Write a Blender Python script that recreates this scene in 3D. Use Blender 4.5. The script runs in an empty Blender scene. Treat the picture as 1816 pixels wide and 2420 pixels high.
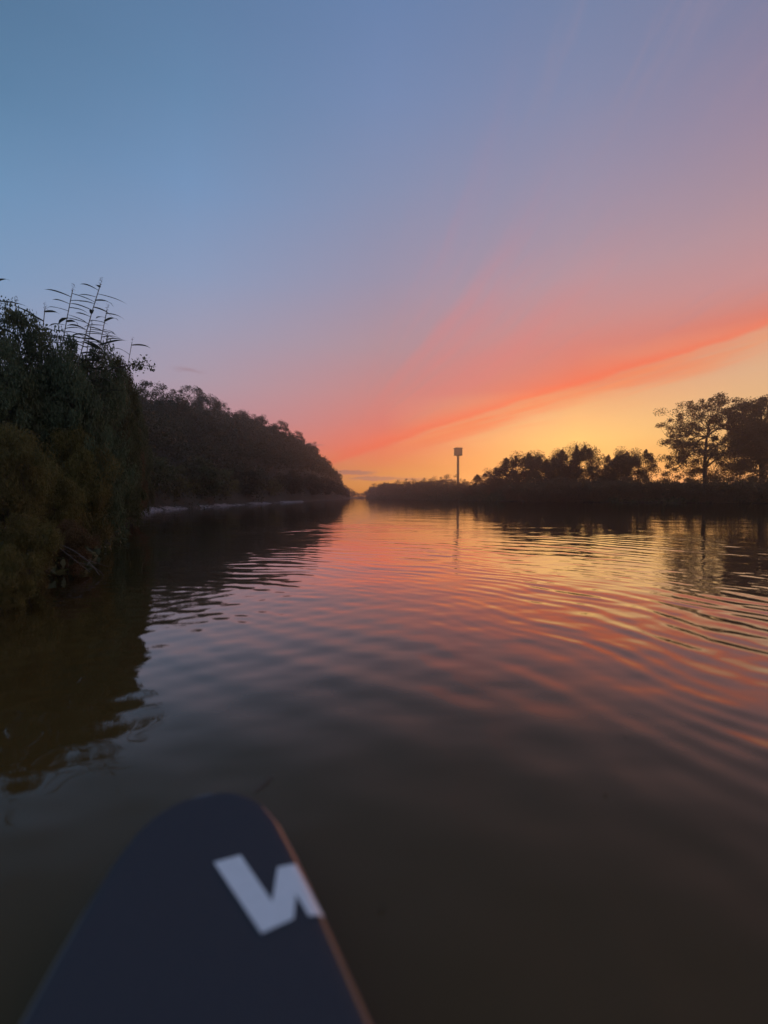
import bpy, math, random
import numpy as np

rng = np.random.default_rng(7)
random.seed(7)
scene = bpy.context.scene
COL = scene.collection
R = math.radians

# ------------------------------------------------------------------ camera
cam_d = bpy.data.cameras.new('camera')
cam = bpy.data.objects.new('camera', cam_d)
COL.objects.link(cam)
scene.camera = cam
cam.location = (0, 0, 1.1)
cam.rotation_euler = (R(90 - 1.91), 0, 0)
cam_d.sensor_fit = 'VERTICAL'
cam_d.sensor_height = 36.0
cam_d.lens = 18 / math.tan(R(50))
cam_d.clip_start = 0.05
cam_d.clip_end = 5000
cam_d.dof.use_dof = True
cam_d.dof.focus_distance = 12
cam_d.dof.aperture_fstop = 0.65
scene.render.resolution_x, scene.render.resolution_y = 768, 1024
scene.view_settings.view_transform = 'Standard'
scene.view_settings.look = 'None'
scene.view_settings.exposure = 0
scene.view_settings.gamma = 1
scene.cycles.max_bounces = 8
scene.cycles.transparent_max_bounces = 8
scene.cycles.volume_bounces = 0
scene.cycles.sample_clamp_indirect = 4


def lin(rgb):
    out = []
    for v in rgb:
        v = v / 255
        out.append(v / 12.92 if v <= 0.04045 else ((v + 0.055) / 1.055) ** 2.4)
    return (*out, 1.0)


# ------------------------------------------------------------------ node maths
class X:
    """A value inside a node tree, with the usual operators."""
    def __init__(s, nt, sock):
        s.nt, s.k = nt, sock

    def op(s, name, *others, clamp=False):
        n = s.nt.nodes.new('ShaderNodeMath')
        n.operation = name
        n.use_clamp = clamp
        for i, v in enumerate((s,) + others):
            if isinstance(v, X):
                s.nt.links.new(v.k, n.inputs[i])
            else:
                n.inputs[i].default_value = v
        return X(s.nt, n.outputs[0])

    def __add__(s, o): return s.op('ADD', o)
    def __sub__(s, o): return s.op('SUBTRACT', o)
    def __mul__(s, o): return s.op('MULTIPLY', o)
    def __truediv__(s, o): return s.op('DIVIDE', o)
    def __neg__(s): return s.op('MULTIPLY', -1.0)
    __radd__ = __add__
    __rmul__ = __mul__

    def ramp(s, a, b, smooth=True):
        n = s.nt.nodes.new('ShaderNodeMapRange')
        n.interpolation_type = 'SMOOTHSTEP' if smooth else 'LINEAR'
        n.clamp = True
        s.nt.links.new(s.k, n.inputs['Value'])
        lo, hi, t0, t1 = (a, b, 0, 1) if a < b else (b, a, 1, 0)
        n.inputs['From Min'].default_value = lo
        n.inputs['From Max'].default_value = hi
        n.inputs['To Min'].default_value = t0
        n.inputs['To Max'].default_value = t1
        return X(s.nt, n.outputs[0])


def vec(nt, a, b, c):
    n = nt.nodes.new('ShaderNodeCombineXYZ')
    for i, v in enumerate((a, b, c)):
        if isinstance(v, X):
            nt.links.new(v.k, n.inputs[i])
        else:
            n.inputs[i].default_value = v
    return n.outputs[0]


def noise(nt, v, scale, detail=3, rough=0.5):
    n = nt.nodes.new('ShaderNodeTexNoise')
    n.inputs['Scale'].default_value = scale
    n.inputs['Detail'].default_value = detail
    n.inputs['Roughness'].default_value = rough
    if v is not None:
        nt.links.new(v, n.inputs['Vector'])
    return X(nt, n.outputs[0])


def mixc(nt, fac, a, b):
    n = nt.nodes.new('ShaderNodeMix')
    n.data_type = 'RGBA'
    n.clamp_factor = True
    if isinstance(fac, X):
        nt.links.new(fac.k, n.inputs[0])
    else:
        n.inputs[0].default_value = fac
    for i, v in ((6, a), (7, b)):
        if isinstance(v, tuple):
            n.inputs[i].default_value = v
        else:
            nt.links.new(v, n.inputs[i])
    return n.outputs[2]


# ------------------------------------------------------------------ sky (dusk: clear sky by azimuth and elevation + lit cirrus)
world = bpy.data.worlds.new('World')
scene.world = world
world.use_nodes = True
nt = world.node_tree
nt.nodes.clear()
w_out = nt.nodes.new('ShaderNodeOutputWorld')
w_bg = nt.nodes.new('ShaderNodeBackground')
nt.links.new(w_bg.outputs[0], w_out.inputs[0])
tc = nt.nodes.new('ShaderNodeTexCoord')
sep = nt.nodes.new('ShaderNodeSeparateXYZ')
nt.links.new(tc.outputs['Generated'], sep.inputs[0])
dx, dy, dz = (X(nt, sep.outputs[i]) for i in range(3))
az = dx.op('ARCTAN2', dy) * (180 / math.pi)
el = dz.op('ARCSINE') * (180 / math.pi)

ZEN = (72, 104, 146)
SKY = {   # azimuth: [(elevation, sRGB)]
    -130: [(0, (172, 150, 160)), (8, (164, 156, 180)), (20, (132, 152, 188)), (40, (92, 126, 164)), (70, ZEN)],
    -41.5: [(0, (176, 150, 158)), (4, (174, 158, 174)), (10, (160, 163, 188)), (17, (142, 160, 192)), (21, (126, 156, 192)),
            (28, (108, 146, 184)), (35, (90, 128, 164)), (41, (82, 117, 152)), (70, ZEN)],
    -24: [(0, (240, 140, 60)), (3, (228, 130, 95)), (7, (206, 142, 140)), (10, (190, 150, 160)), (14, (176, 158, 174)), (20, (156, 158, 184)),
          (25, (138, 156, 190)), (33, (116, 148, 188)), (40, (100, 135, 173)), (46, (91, 124, 162)), (70, ZEN)],
    0: [(0, (255, 158, 0)), (2.4, (255, 168, 40)), (4.2, (246, 140, 72)), (6.5, (240, 116, 88)), (9.5, (220, 124, 112)),
        (13.5, (204, 136, 134)), (19, (178, 146, 156)), (26.7, (152, 147, 172)), (35, (132, 144, 177)), (42, (116, 138, 178)), (48, (104, 130, 172)), (70, ZEN)],
    24: [(0, (240, 148, 56)), (2, (248, 172, 70)), (4.2, (252, 192, 88)), (7, (252, 206, 116)), (9.7, (244, 190, 124)), (12.3, (234, 164, 118)),
         (13.4, (224, 126, 106)), (17.6, (212, 130, 124)), (20, (200, 140, 140)), (24.7, (180, 149, 160)), (29, (163, 147, 166)), (33, (150, 144, 169)),
         (40, (128, 137, 170)), (46, (114, 130, 166)), (70, ZEN)],
    41: [(0, (240, 150, 62)), (3.5, (246, 178, 84)), (8, (238, 190, 128)), (12.5, (226, 182, 142)), (16, (222, 166, 136)),
         (17.5, (206, 136, 126)), (21, (194, 146, 150)), (25, (180, 146, 156)), (28.4, (166, 142, 158)), (35, (144, 133, 159)), (40.5, (124, 127, 158)), (70, ZEN)],
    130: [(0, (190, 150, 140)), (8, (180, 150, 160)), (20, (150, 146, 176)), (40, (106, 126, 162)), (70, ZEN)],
}


def sky_column(stops):
    r = nt.nodes.new('ShaderNodeValToRGB')
    cr = r.color_ramp
    cr.interpolation = 'LINEAR'
    fac = el / 72.0
    nt.links.new(fac.k, r.inputs[0])
    while len(cr.elements) < len(stops):
        cr.elements.new(0.5)
    for e, (p, c) in zip(cr.elements, stops):
        e.position = p / 72.0
    for e, (p, c) in zip(cr.elements, stops):
        e.position = p / 72.0
        e.color = lin(c)
    return r.outputs[0]


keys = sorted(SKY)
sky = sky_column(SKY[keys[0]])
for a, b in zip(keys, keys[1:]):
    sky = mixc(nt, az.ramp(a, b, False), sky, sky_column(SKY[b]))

# lit cirrus bank: its lower edge climbs towards the sunset side
azc = az.op('MAXIMUM', -25.0).op('MINIMUM', 70.0)
edge = ((((azc * 8.78e-07 + -3.6576e-05) * azc + -2.70657e-03) * azc + 0.347047) * azc) + 6.988
warp = noise(nt, vec(nt, az * 0.12, el * 0.35, 0.0), 1.0, 4, 0.6) - 0.5
d1 = el - edge + warp * 1.3
streak = noise(nt, vec(nt, az * 0.035, (el - edge) * 0.42, 3.0), 1.0, 5, 0.62)
streak2 = noise(nt, vec(nt, az * 0.06, (el - edge * 0.8) * 0.9, 9.0), 1.0, 4, 0.6)
near_az = az.ramp(-13, -4) * az.ramp(95, 50)
above = d1.op('MAXIMUM', 0.0)
m1 = d1.ramp(-0.55, 0.35) * (above * -0.55).op('EXPONENT') * near_az
m1 = m1 * (streak * 0.5 + 0.72)
sky = mixc(nt, m1 * (az.ramp(50, 22) * 0.22 + 0.62), sky, lin((250, 110, 78)))
core = d1.ramp(-0.45, 0.1) * (above * -1.9).op('EXPONENT') * near_az * az.ramp(52, 30) * (streak * 0.7 + 0.5)
sky = mixc(nt, core * 0.5, sky, lin((255, 98, 62)))
# thinner bank hanging under it
d2 = d1 + 2.5 + (streak2 - 0.5) * 1.6
m2 = d2.ramp(-0.7, 1.0) * d1.ramp(0.3, -0.9) * az.ramp(-6, 6) * az.ramp(48, 26) * (streak2.ramp(0.28, 0.62) * 0.75 + 0.25)
sky = mixc(nt, m2 * 0.95, sky, lin((246, 130, 84)))
# pale pink wisps spreading up from the bank
fx, fy = az + 9.0, el - 3.5
ang = fy.op('ARCTAN2', fx) * (180 / math.pi)
rad = (fx * fx + fy * fy).op('SQRT')
fwarp = (noise(nt, vec(nt, az * 0.035, el * 0.05, 5.0), 1.0, 2, 0.5) - 0.5) * 9.0
fan = noise(nt, vec(nt, (ang + fwarp) * 0.11, rad * 0.022, 1.0), 1.0, 5, 0.62)
fan2 = noise(nt, vec(nt, (ang + fwarp) * 0.38, rad * 0.05, 7.0), 1.0, 4, 0.65)
fmask = (el - edge).ramp(0.6, 4.0) * ang.ramp(72, 38) * ang.ramp(6, 14) * az.ramp(-9, 2) * az.ramp(110, 60)
m3 = (fan * 0.75 + fan2 * 0.25).ramp(0.4, 0.72) * fmask * rad.ramp(54, 20)
sky = mixc(nt, m3 * 0.48, sky, lin((226, 124, 122)))
m3b = (fan * 0.6 + fan2 * 0.4).ramp(0.5, 0.34) * fmask
sky = mixc(nt, m3b * 0.34, sky, lin((158, 140, 160)))
m2b = (fan2 * 0.8 + fan * 0.2).ramp(0.46, 0.64) * (el - edge).ramp(-5.5, -1.5) * (el - edge).ramp(0.2, -0.8) * az.ramp(-2, 8) * az.ramp(52, 34)
sky = mixc(nt, m2b * 0.5, sky, lin((248, 146, 92)))
# small dark cloud bars near the horizon
bars = None
for (a0, e0, wa, we, s) in [(-4.0, 3.3, 3.4, 0.36, 1.0), (-1.0, 2.55, 4.6, 0.3, 1.0), (3.4, 2.45, 3.2, 0.26, 0.8), (-9.6, 6.9, 1.9, 0.22, 0.8),
                            (8.6, 2.35, 1.8, 0.16, 0.8), (30.5, 2.3, 2.2, 0.16, 0.65), (35.3, 1.75, 2.6, 0.15, 0.6), (31.0, 3.4, 1.4, 0.1, 0.4), (-8.0, 5.2, 1.6, 0.14, 0.45),
                            (60, 2.2, 6.0, 0.3, 0.7), (-24.2, 15.0, 2.6, 0.55, 0.5), (85, 3.0, 8.0, 0.5, 0.8)]:
    wob = (noise(nt, vec(nt, az * 0.5, el * 1.6, a0), 1.0, 3, 0.6) - 0.5) * (we * 2.2)
    g = (((az - a0) / wa).op('POWER', 2.0) + ((el - e0 + wob) / we).op('POWER', 2.0)) * -1.0
    g = g.op('EXPONENT') * s
    bars = g if bars is None else bars.op('MAXIMUM', g)
sky = mixc(nt, bars.ramp(0.2, 0.85) * 0.8, sky, lin((150, 104, 112)))
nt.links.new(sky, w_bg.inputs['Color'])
st = el.ramp(16, 0) * 0.2 + el.ramp(4, 0) * 0.2 + 1.03
nt.links.new(st.k, w_bg.inputs['Strength'])

# ------------------------------------------------------------------ sun: just at the horizon behind the trees
sun_d = bpy.data.lights.new('sun', 'SUN')
sun_d.energy = 1.2
sun_d.angle = R(3)
sun_d.color = (1.0, 0.45, 0.16)
sun = bpy.data.objects.new('sun', sun_d)
COL.objects.link(sun)
SUN_AZ, SUN_EL = 22, 1.2
sun.rotation_euler = (R(90 - SUN_EL), 0, R(180 - SUN_AZ))
sun.location = (60, 140, 40)


# ------------------------------------------------------------------ materials
def material(name, color, rough=0.8, **kw):
    m = bpy.data.materials.new(name)
    m.use_nodes = True
    p = m.node_tree.nodes['Principled BSDF']
    p.inputs['Base Color'].default_value = (*color, 1)
    p.inputs['Roughness'].default_value = rough
    for k, v in kw.items():
        p.inputs[k].default_value = v
    return m


def mottle(m, c1, c2, scale, bump=0.0, detail=5):
    t = m.node_tree
    p = t.nodes['Principled BSDF']
    co = t.nodes.new('ShaderNodeTexCoord')
    n = noise(t, co.outputs['Object'], scale, detail, 0.6)
    t.links.new(mixc(t, n.ramp(0.35, 0.65), (*c1, 1), (*c2, 1)), p.inputs['Base Color'])
    if bump:
        b = t.nodes.new('ShaderNodeBump')
        b.inputs['Strength'].default_value = bump
        b.inputs['Distance'].default_value = 0.02
        t.links.new(n.k, b.inputs['Height'])
        t.links.new(b.outputs[0], p.inputs['Normal'])
    return m


def leaf_material(name, c1, c2, c3, transl=0.3):
    m = bpy.data.materials.new(name)
    m.use_nodes = True
    t = m.node_tree
    t.nodes.clear()
    out = t.nodes.new('ShaderNodeOutputMaterial')
    geo = t.nodes.new('ShaderNodeNewGeometry')
    info = t.nodes.new('ShaderNodeObjectInfo')
    rnd = X(t, geo.outputs['Random Per Island'])
    c = mixc(t, rnd, (*c1, 1), (*c2, 1))
    co = t.nodes.new('ShaderNodeTexCoord')
    n = noise(t, co.outputs['Object'], 0.45, 2)
    c = mixc(t, n.ramp(0.42, 0.68) * 0.7 + X(t, info.outputs['Random']) * 0.3, c, (*c3, 1))
    d = t.nodes.new('ShaderNodeBsdfPrincipled')
    d.inputs['Roughness'].default_value = 0.55
    d.inputs['Specular IOR Level'].default_value = 0.3
    tr = t.nodes.new('ShaderNodeBsdfTranslucent')
    t.links.new(c, d.inputs['Base Color'])
    t.links.new(c, tr.inputs['Color'])
    mx = t.nodes.new('ShaderNodeMixShader')
    mx.inputs[0].default_value = transl
    t.links.new(d.outputs[0], mx.inputs[1])
    t.links.new(tr.outputs[0], mx.inputs[2])
    t.links.new(mx.outputs[0], out.inputs[0])
    return m


M_bark = mottle(material('bark', (0.06, 0.045, 0.035), 0.9), (0.05, 0.038, 0.03), (0.09, 0.07, 0.055), 6, 0.6)
M_leaf = leaf_material('leaf_dark', (0.075, 0.095, 0.035), (0.095, 0.115, 0.04), (0.095, 0.085, 0.032))
M_blue = leaf_material('leaf_cool', (0.085, 0.14, 0.065), (0.11, 0.15, 0.07), (0.10, 0.125, 0.05))
M_olive = leaf_material('leaf_olive', (0.135, 0.13, 0.03), (0.15, 0.14, 0.035), (0.135, 0.10, 0.03))
M_rust = leaf_material('leaf_autumn', (0.12, 0.07, 0.025), (0.10, 0.085, 0.03), (0.14, 0.075, 0.03))
M_hill = leaf_material('leaf_wood', (0.045, 0.055, 0.024), (0.07, 0.07, 0.03), (0.075, 0.06, 0.028))
M_back = leaf_material('leaf_glare_tint', (0.16, 0.115, 0.05), (0.19, 0.135, 0.06), (0.17, 0.11, 0.05), 0.55)  # leaf colour warmed and lightened to imitate brown glare veiling the far banks
M_reed = leaf_material('reed_leaf', (0.07, 0.085, 0.045), (0.09, 0.10, 0.06), (0.08, 0.085, 0.05), 0.25)
M_stem = material('reed_stem', (0.20, 0.19, 0.14), 0.5)
M_plume = leaf_material('reed_plume', (0.12, 0.09, 0.08), (0.15, 0.12, 0.10), (0.11, 0.08, 0.07), 0.3)
M_twig = mottle(material('dry_twig', (0.2, 0.16, 0.12), 0.8), (0.17, 0.13, 0.095), (0.11, 0.085, 0.065), 9)
M_ground = mottle(material('bank_soil', (0.05, 0.045, 0.025), 0.95), (0.028, 0.03, 0.014), (0.045, 0.036, 0.022), 0.8, 0.6)
M_gravel = mottle(material('gravel', (0.25, 0.23, 0.21), 0.85), (0.20, 0.18, 0.165), (0.34, 0.32, 0.30), 3.0, 0.8)
M_stone = mottle(material('stone', (0.3, 0.28, 0.26), 0.8), (0.22, 0.2, 0.19), (0.36, 0.34, 0.32), 5.0, 0.4)


# ------------------------------------------------------------------ mesh helpers
def mesh(name, verts, faces, mats, mat_idx=None, smooth=False):
    """verts (N,3) array; faces: one (F,k) array or a list of such arrays."""
    me = bpy.data.meshes.new(name)
    verts = np.asarray(verts, np.float32)
    if isinstance(faces, np.ndarray):
        faces = [faces]
    faces = [np.asarray(f, np.int32) for f in faces if len(f)]
    me.vertices.add(len(verts))
    me.vertices.foreach_set('co', verts.ravel())
    loops = np.concatenate([f.ravel() for f in faces])
    tot = np.concatenate([np.full(len(f), f.shape[1], np.int32) for f in faces])
    me.loops.add(len(loops))
    me.loops.foreach_set('vertex_index', loops)
    me.polygons.add(len(tot))
    me.polygons.foreach_set('loop_start', np.concatenate([[0], np.cumsum(tot)[:-1]]).astype(np.int32))
    me.polygons.foreach_set('loop_total', tot)
    for m in (mats if isinstance(mats, (list, tuple)) else [mats]):
        me.materials.append(m)
    if mat_idx is not None:
        me.polygons.foreach_set('material_index', np.asarray(mat_idx, np.int32))
    if smooth:
        me.polygons.foreach_set('use_smooth', np.ones(len(tot), bool))
    me.update(calc_edges=True)
    me.validate()
    return me


def obj(name, me, parent=None, **props):
    o = bpy.data.objects.new(name, me)
    COL.objects.link(o)
    if parent is not None:
        o.parent = parent
    for k, v in props.items():
        o[k] = v
    return o


def thing(name, label, cat, loc=(0, 0, 0), rz=0.0, sc=1.0, group=None):
    o = obj(name, None, label=label, category=cat)
    o.location = loc
    o.rotation_euler = (0, 0, rz)
    o.scale = (sc,) * 3 if not isinstance(sc, tuple) else sc
    if group:
        o['group'] = group
    o.empty_display_size = 0.2
    return o


def tube(path, radii, sides=6, cap=True):
    path = np.asarray(path, float)
    n = len(path)
    radii = np.broadcast_to(np.asarray(radii, float), (n,))
    t = np.gradient(path, axis=0)
    t /= np.linalg.norm(t, axis=1)[:, None] + 1e-9
    ref = np.array([0.31, 0.95, 0.05])
    a = np.cross(t, ref)
    a /= np.linalg.norm(a, axis=1)[:, None] + 1e-9
    b = np.cross(t, a)
    ang = np.linspace(0, 2 * np.pi, sides, endpoint=False)
    v = path[:, None] + radii[:, None, None] * (a[:, None] * np.cos(ang)[None, :, None] + b[:, None] * np.sin(ang)[None, :, None])
    v = v.reshape(-1, 3)
    i, j = np.meshgrid(np.arange(n - 1), np.arange(sides), indexing='ij')
    j2 = (j + 1) % sides
    f = np.stack([i * sides + j, i * sides + j2, (i + 1) * sides + j2, (i + 1) * sides + j], -1).reshape(-1, 4)
    return v, f


def join(parts):
    vs, fs, off = [], [], 0
    for v, f in parts:
        vs.append(v)
        fs.append(np.asarray(f) + off)
        off += len(v)
    return np.concatenate(vs), np.concatenate(fs)


def leaves(centres, length, width, rg, droop=0.0, up=None):
    """Folded diamond leaves: 4 vertices each, random direction, at the given centres."""
    n = len(centres)
    d = rg.normal(size=(n, 3))
    d[:, 2] -= droop
    d /= np.linalg.norm(d, axis=1)[:, None]
    s = np.cross(d, rg.normal(size=(n, 3)))
    s /= np.linalg.norm(s, axis=1)[:, None] + 1e-9
    nrm = np.cross(d, s)
    L = length * rg.uniform(0.6, 1.3, n)[:, None]
    W = width * rg.uniform(0.6, 1.3, n)[:, None]
    v = np.empty((n, 4, 3))
    v[:, 0] = centres - d * L * 0.5
    v[:, 1] = centres + s * W * 0.5 + nrm * W * 0.15
    v[:, 2] = centres + d * L * 0.5
    v[:, 3] = centres - s * W * 0.5 + nrm * W * 0.15
    f = np.arange(4 * n).reshape(n, 4)
    return v.reshape(-1, 3), f


def bend(p, q, rg, k=0.12, n=5, sag=0.0):
    p, q = np.asarray(p, float), np.asarray(q, float)
    t = np.linspace(0, 1, n)[:, None]
    off = rg.normal(size=3) * np.linalg.norm(q - p) * k
    return p + (q - p) * t + off * (t * (1 - t) * 2) + np.array([0, 0, sag]) * (t * (1 - t) * 4)


# ------------------------------------------------------------------ tree kinds (unit: metres, base at the origin)
def make_tree(seed, H, crown, n_clump, clump_r, n_leaf, leaf, trunk_r, limbs=8, trunk_top=0.55, multi=1, flat=1.0, droop=0.0,
              spires=0, shell=0.45, squash=0.75):
    """crown = (centre height, radius x/y, half height). Trunk and limbs reach leaf clumps spread through the crown volume."""
    rg = np.random.default_rng(seed)
    cz, cr, ch = crown
    u = rg.normal(size=(n_clump, 3))
    u /= np.linalg.norm(u, axis=1)[:, None]
    rad = rg.uniform(shell, 1, n_clump) ** 0.6
    lump = 1 + (0.1 if H > 20 else 0.17) * np.sin(u[:, 0] * 3.1 + seed) * np.sin(u[:, 1] * 3.7 + 2 * seed) + 0.14 * np.sin(u[:, 2] * 5 + seed)
    c = u * (rad * lump)[:, None] * np.array([cr, cr, ch]) * (1 - 0.0)
    c[:, 2] += cz
    c = c[c[:, 2] > 0.12 * H * (0 if multi > 1 else 1) + 0.05]
    wood = []
    stems = []
    for k in range(multi):
        a = 2 * np.pi * k / multi + rg.uniform(-.4, .4)
        base = np.array([np.cos(a), np.sin(a), 0]) * (0.25 * trunk_r * 6 if multi > 1 else 0)
        top = np.array([np.cos(a), np.sin(a), 0]) * (cr * 0.3 if multi > 1 else cr * 0.05) + np.array([0, 0, H * trunk_top])
        base[2] = -0.3
        path = bend(base, top, rg, 0.06, 6)
        rr = trunk_r * np.linspace(1.15, 0.22, 6)
        rr[0] *= 1.35
        wood.append(tube(path, rr, 8))
        stems.append(path)
    ends = []
    for k in range(limbs):
        st = stems[k % multi]
        i0 = rg.uniform(0.45, 1.0)
        p0 = st[int(i0 * (len(st) - 1))]
        tgt = c[rg.integers(len(c))]
        q = p0 + (tgt - p0) * 0.62
        path = bend(p0, q, rg, 0.14, 6, sag=0.05 * H)
        wood.append(tube(path, trunk_r * np.linspace(0.42, 0.16, 6), 6))
        ends.append(path)
    allp = np.concatenate(ends)
    for cc in c:
        j = np.argmin(np.linalg.norm(allp - cc, axis=1) + rg.uniform(0, 0.2 * cr, len(allp)))
        wood.append(tube(bend(allp[j], cc, rg, 0.15, 4), trunk_r * np.linspace(0.13, 0.03, 4), 4))
    per = max(1, n_leaf // len(c))
    sz = rg.uniform(0.5, 1.3, len(c)) * clump_r
    gs = rg.normal(size=(len(c) * per, 3))
    gs *= np.minimum(1, 1.9 * rg.uniform(.8, 1.1, len(gs)) / np.linalg.norm(gs, axis=1))[:, None]
    pts = np.repeat(c, per, 0) + gs * np.repeat(sz, per)[:, None] * np.array([0.6, 0.6, 0.6 * squash])
    if spires:
        sp = []
        for _ in range(spires):
            a, r0 = rg.uniform(0, 2 * np.pi), cr * rg.uniform(0, .95) ** .5
            z0 = cz + ch * 0.6 * math.sqrt(max(0, 1 - (r0 / cr) ** 2))
            hh = H * rg.uniform(0.06, 0.18)
            m = max(6, int(n_leaf / spires * 0.28))
            t = rg.uniform(0, 1, m)
            x = np.stack([r0 * np.cos(a) + rg.normal(size=m) * clump_r * 0.5 * (1.05 - t), r0 * np.sin(a) + rg.normal(size=m) * clump_r * 0.5 * (1.05 - t), z0 + t * hh], 1)
            sp.append(x)
            wood.append(tube(bend((r0 * np.cos(a) * .8, r0 * np.sin(a) * .8, z0 - hh * .5), (r0 * np.cos(a), r0 * np.sin(a), z0 + hh), rg, .04, 4), trunk_r * np.linspace(.12, .02, 4), 4))
        pts = np.concatenate([pts] + sp)
    f = H / np.percentile(pts[:, 2], 99.3)
    pts[:, 2] = np.maximum(pts[:, 2] * f, 0.02)
    wood = [(v_ * np.array([1, 1, f]), f_) for v_, f_ in wood]
    lv = leaves(pts, leaf, leaf * 0.62 * flat, rg, droop)
    return join(wood), lv


TREE_KIND = {}


def kind(name, leafmat, *a, **k):
    wood, lv = make_tree(*a, **k)
    TREE_KIND[name] = (mesh(name + '_wood', *wood, M_bark, smooth=True), mesh(name + '_leaves', *lv, leafmat), a[1])


def plant(kd, name, label, cat, loc, height, rz=None, group=None, spread=1.0, leafmat=None):
    wood, lv, h0 = TREE_KIND[kd]
    s = height / h0
    root = thing(name, label, cat, loc, rng.uniform(0, 6.28) if rz is None else rz, (s * spread, s * spread, s), group)
    obj('trunk', wood, root)
    o = obj('crown', lv, root)
    if leafmat is not None:
        o.material_slots[0].link = 'OBJECT'
        o.material_slots[0].material = leafmat
    return root


# ------------------------------------------------------------------ the river and its banks
LB = np.array([(-1.6, -300), (-1.5, -30), (-2.6, -8), (-3.2, 0), (-4.2, 4), (-5.2, 7), (-7, 11.3), (-12.4, 20), (-18.6, 31), (-21, 60), (-21.6, 90), (-20.5, 150),
               (-22, 220), (-28, 350), (-38, 520), (-44, 700), (-20, 760), (10, 790)], float)
RB = np.array([(160, -300), (140, 0), (105, 62), (71, 82), (51, 96), (35, 132), (22, 240), (0, 350), (-17, 480), (-26, 600), (-18, 690), (10, 740)], float)
POLY = np.concatenate([LB, RB[::-1]])


def seg_dist(P, line):
    best = np.full(len(P), 1e9)
    for a, b in zip(line[:-1], line[1:]):
        ab = b - a
        t = np.clip(((P - a) @ ab) / (ab @ ab), 0, 1)
        best = np.minimum(best, np.linalg.norm(P - (a + t[:, None] * ab), axis=1))
    return best


def inside(P, poly):
    x, y = P[:, 0], P[:, 1]
    r = np.zeros(len(P), bool)
    for (x1, y1), (x2, y2) in zip(poly, np.roll(poly, -1, 0)):
        if y1 == y2:
            continue
        c = ((y1 > y) != (y2 > y)) & (x < (x2 - x1) * (y - y1) / (y2 - y1) + x1)
        r ^= c
    return r


HY = [-300, -50, 0, 20, 40, 60, 100, 150, 220, 300, 380, 450, 600, 900]
HH = [6, 4, 3, 6, 11, 14, 19, 26, 30, 28, 17, 6, 3, 3]


def ground(P):
    P = np.atleast_2d(np.asarray(P, float))
    dl, dr = seg_dist(P, LB), seg_dist(P, RB)
    ins = inside(P, POLY)
    n = 0.35 * np.sin(P[:, 0] * .21 + P[:, 1] * .13) * np.sin(P[:, 1] * .17 - P[:, 0] * .05)
    left = (dl < dr)
    H = np.interp(P[:, 1], HY, HH)
    far = np.clip((dl - 60) / 300, 0, 1)
    zl = 0.04 + 0.25 * np.clip(dl / 1.5, 0, 1) + np.where(dl > 1.0, (H + n) * (1 - np.exp(-(dl - 1.0).clip(0) / 12)), 0) * (1 - .5 * far)
    zr = 0.04 + 1.9 * (1 - np.exp(-dr / 4)) + n * .4 * np.clip(dr / 10, 0, 1)
    d = np.minimum(dl, dr)
    zi = -np.minimum(1.6, d * .22)
    return np.where(ins, zi, np.where(left, zl, zr))


def gz(x, y):
    return float(ground([(x, y)])[0])


gx = np.unique(np.round(np.concatenate([np.linspace(-820, -150, 14), np.arange(-150, -45, 5), np.arange(-45, -24, 1.2), np.arange(-24, 2, 0.6),
                                        np.arange(2, 150, 4), np.linspace(150, 820, 14)]), 3))
gy = np.unique(np.round(np.concatenate([np.linspace(-820, -40, 14), np.arange(-40, -6, 3), np.arange(-6, 40, 0.8), np.arange(40, 170, 2.5), np.arange(170, 800, 9), np.linspace(800, 1000, 5)]), 3))
GX, GY = np.meshgrid(gx, gy)
gp = np.stack([GX.ravel(), GY.ravel()], 1)
gv = np.concatenate([gp, ground(gp)[:, None]], 1)
ii, jj = np.meshgrid(np.arange(len(gy) - 1), np.arange(len(gx) - 1), indexing='ij')
gw = len(gx)
gf = np.stack([ii * gw + jj, ii * gw + jj + 1, (ii + 1) * gw + jj + 1, (ii + 1) * gw + jj], -1).reshape(-1, 4)
obj('ground', mesh('ground', gv, gf, M_ground, smooth=True), kind='structure')


# gravel shore strip under the hill
def along(line, s):
    seg = np.linalg.norm(np.diff(line, axis=0), axis=1)
    cum = np.concatenate([[0], np.cumsum(seg)])
    return np.stack([np.interp(s, cum, line[:, k]) for k in (0, 1)], 1), cum


_, cumL = along(LB, np.array([0.0]))
sA, sB = cumL[8] - 2.5, cumL[10] + 22
ss = np.arange(sA, sB, 0.35)
c0, _ = along(LB, ss)
tg = np.gradient(c0, axis=0)
tg /= np.linalg.norm(tg, axis=1)[:, None]
nl = np.stack([-tg[:, 1], tg[:, 0]], 1)
wob = 0.55 * np.sin(ss * .31) + 0.35 * np.sin(ss * .83 + 1) + .25 * np.sin(ss * 2.1)
fade = np.clip((ss - sA) / 4, 0, 1) * np.clip((sB - ss) / 20, 0.05, 1)
wid = (1.3 + wob * .9) * fade + .1
rows = []
for k, q in enumerate(np.linspace(0, 1, 6)):
    p = c0 - nl * .7 + nl * ((wid + .7) * q)[:, None]
    z = np.where(q == 0, -.12, -.12 + 0.42 * q + 0.05 * np.sin(ss * 3 + k) * q)
    rows.append(np.concatenate([p, z[:, None]], 1))
sv = np.stack(rows, 1).reshape(-1, 3)
ii, jj = np.meshgrid(np.arange(len(ss) - 1), np.arange(5), indexing='ij')
sf = np.stack([ii * 6 + jj, (ii + 1) * 6 + jj, (ii + 1) * 6 + jj + 1, ii * 6 + jj + 1], -1).reshape(-1, 4)[:, ::-1]
obj('gravel_shore', mesh('gravel_shore', sv, sf, M_gravel, smooth=True), kind='structure')
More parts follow.
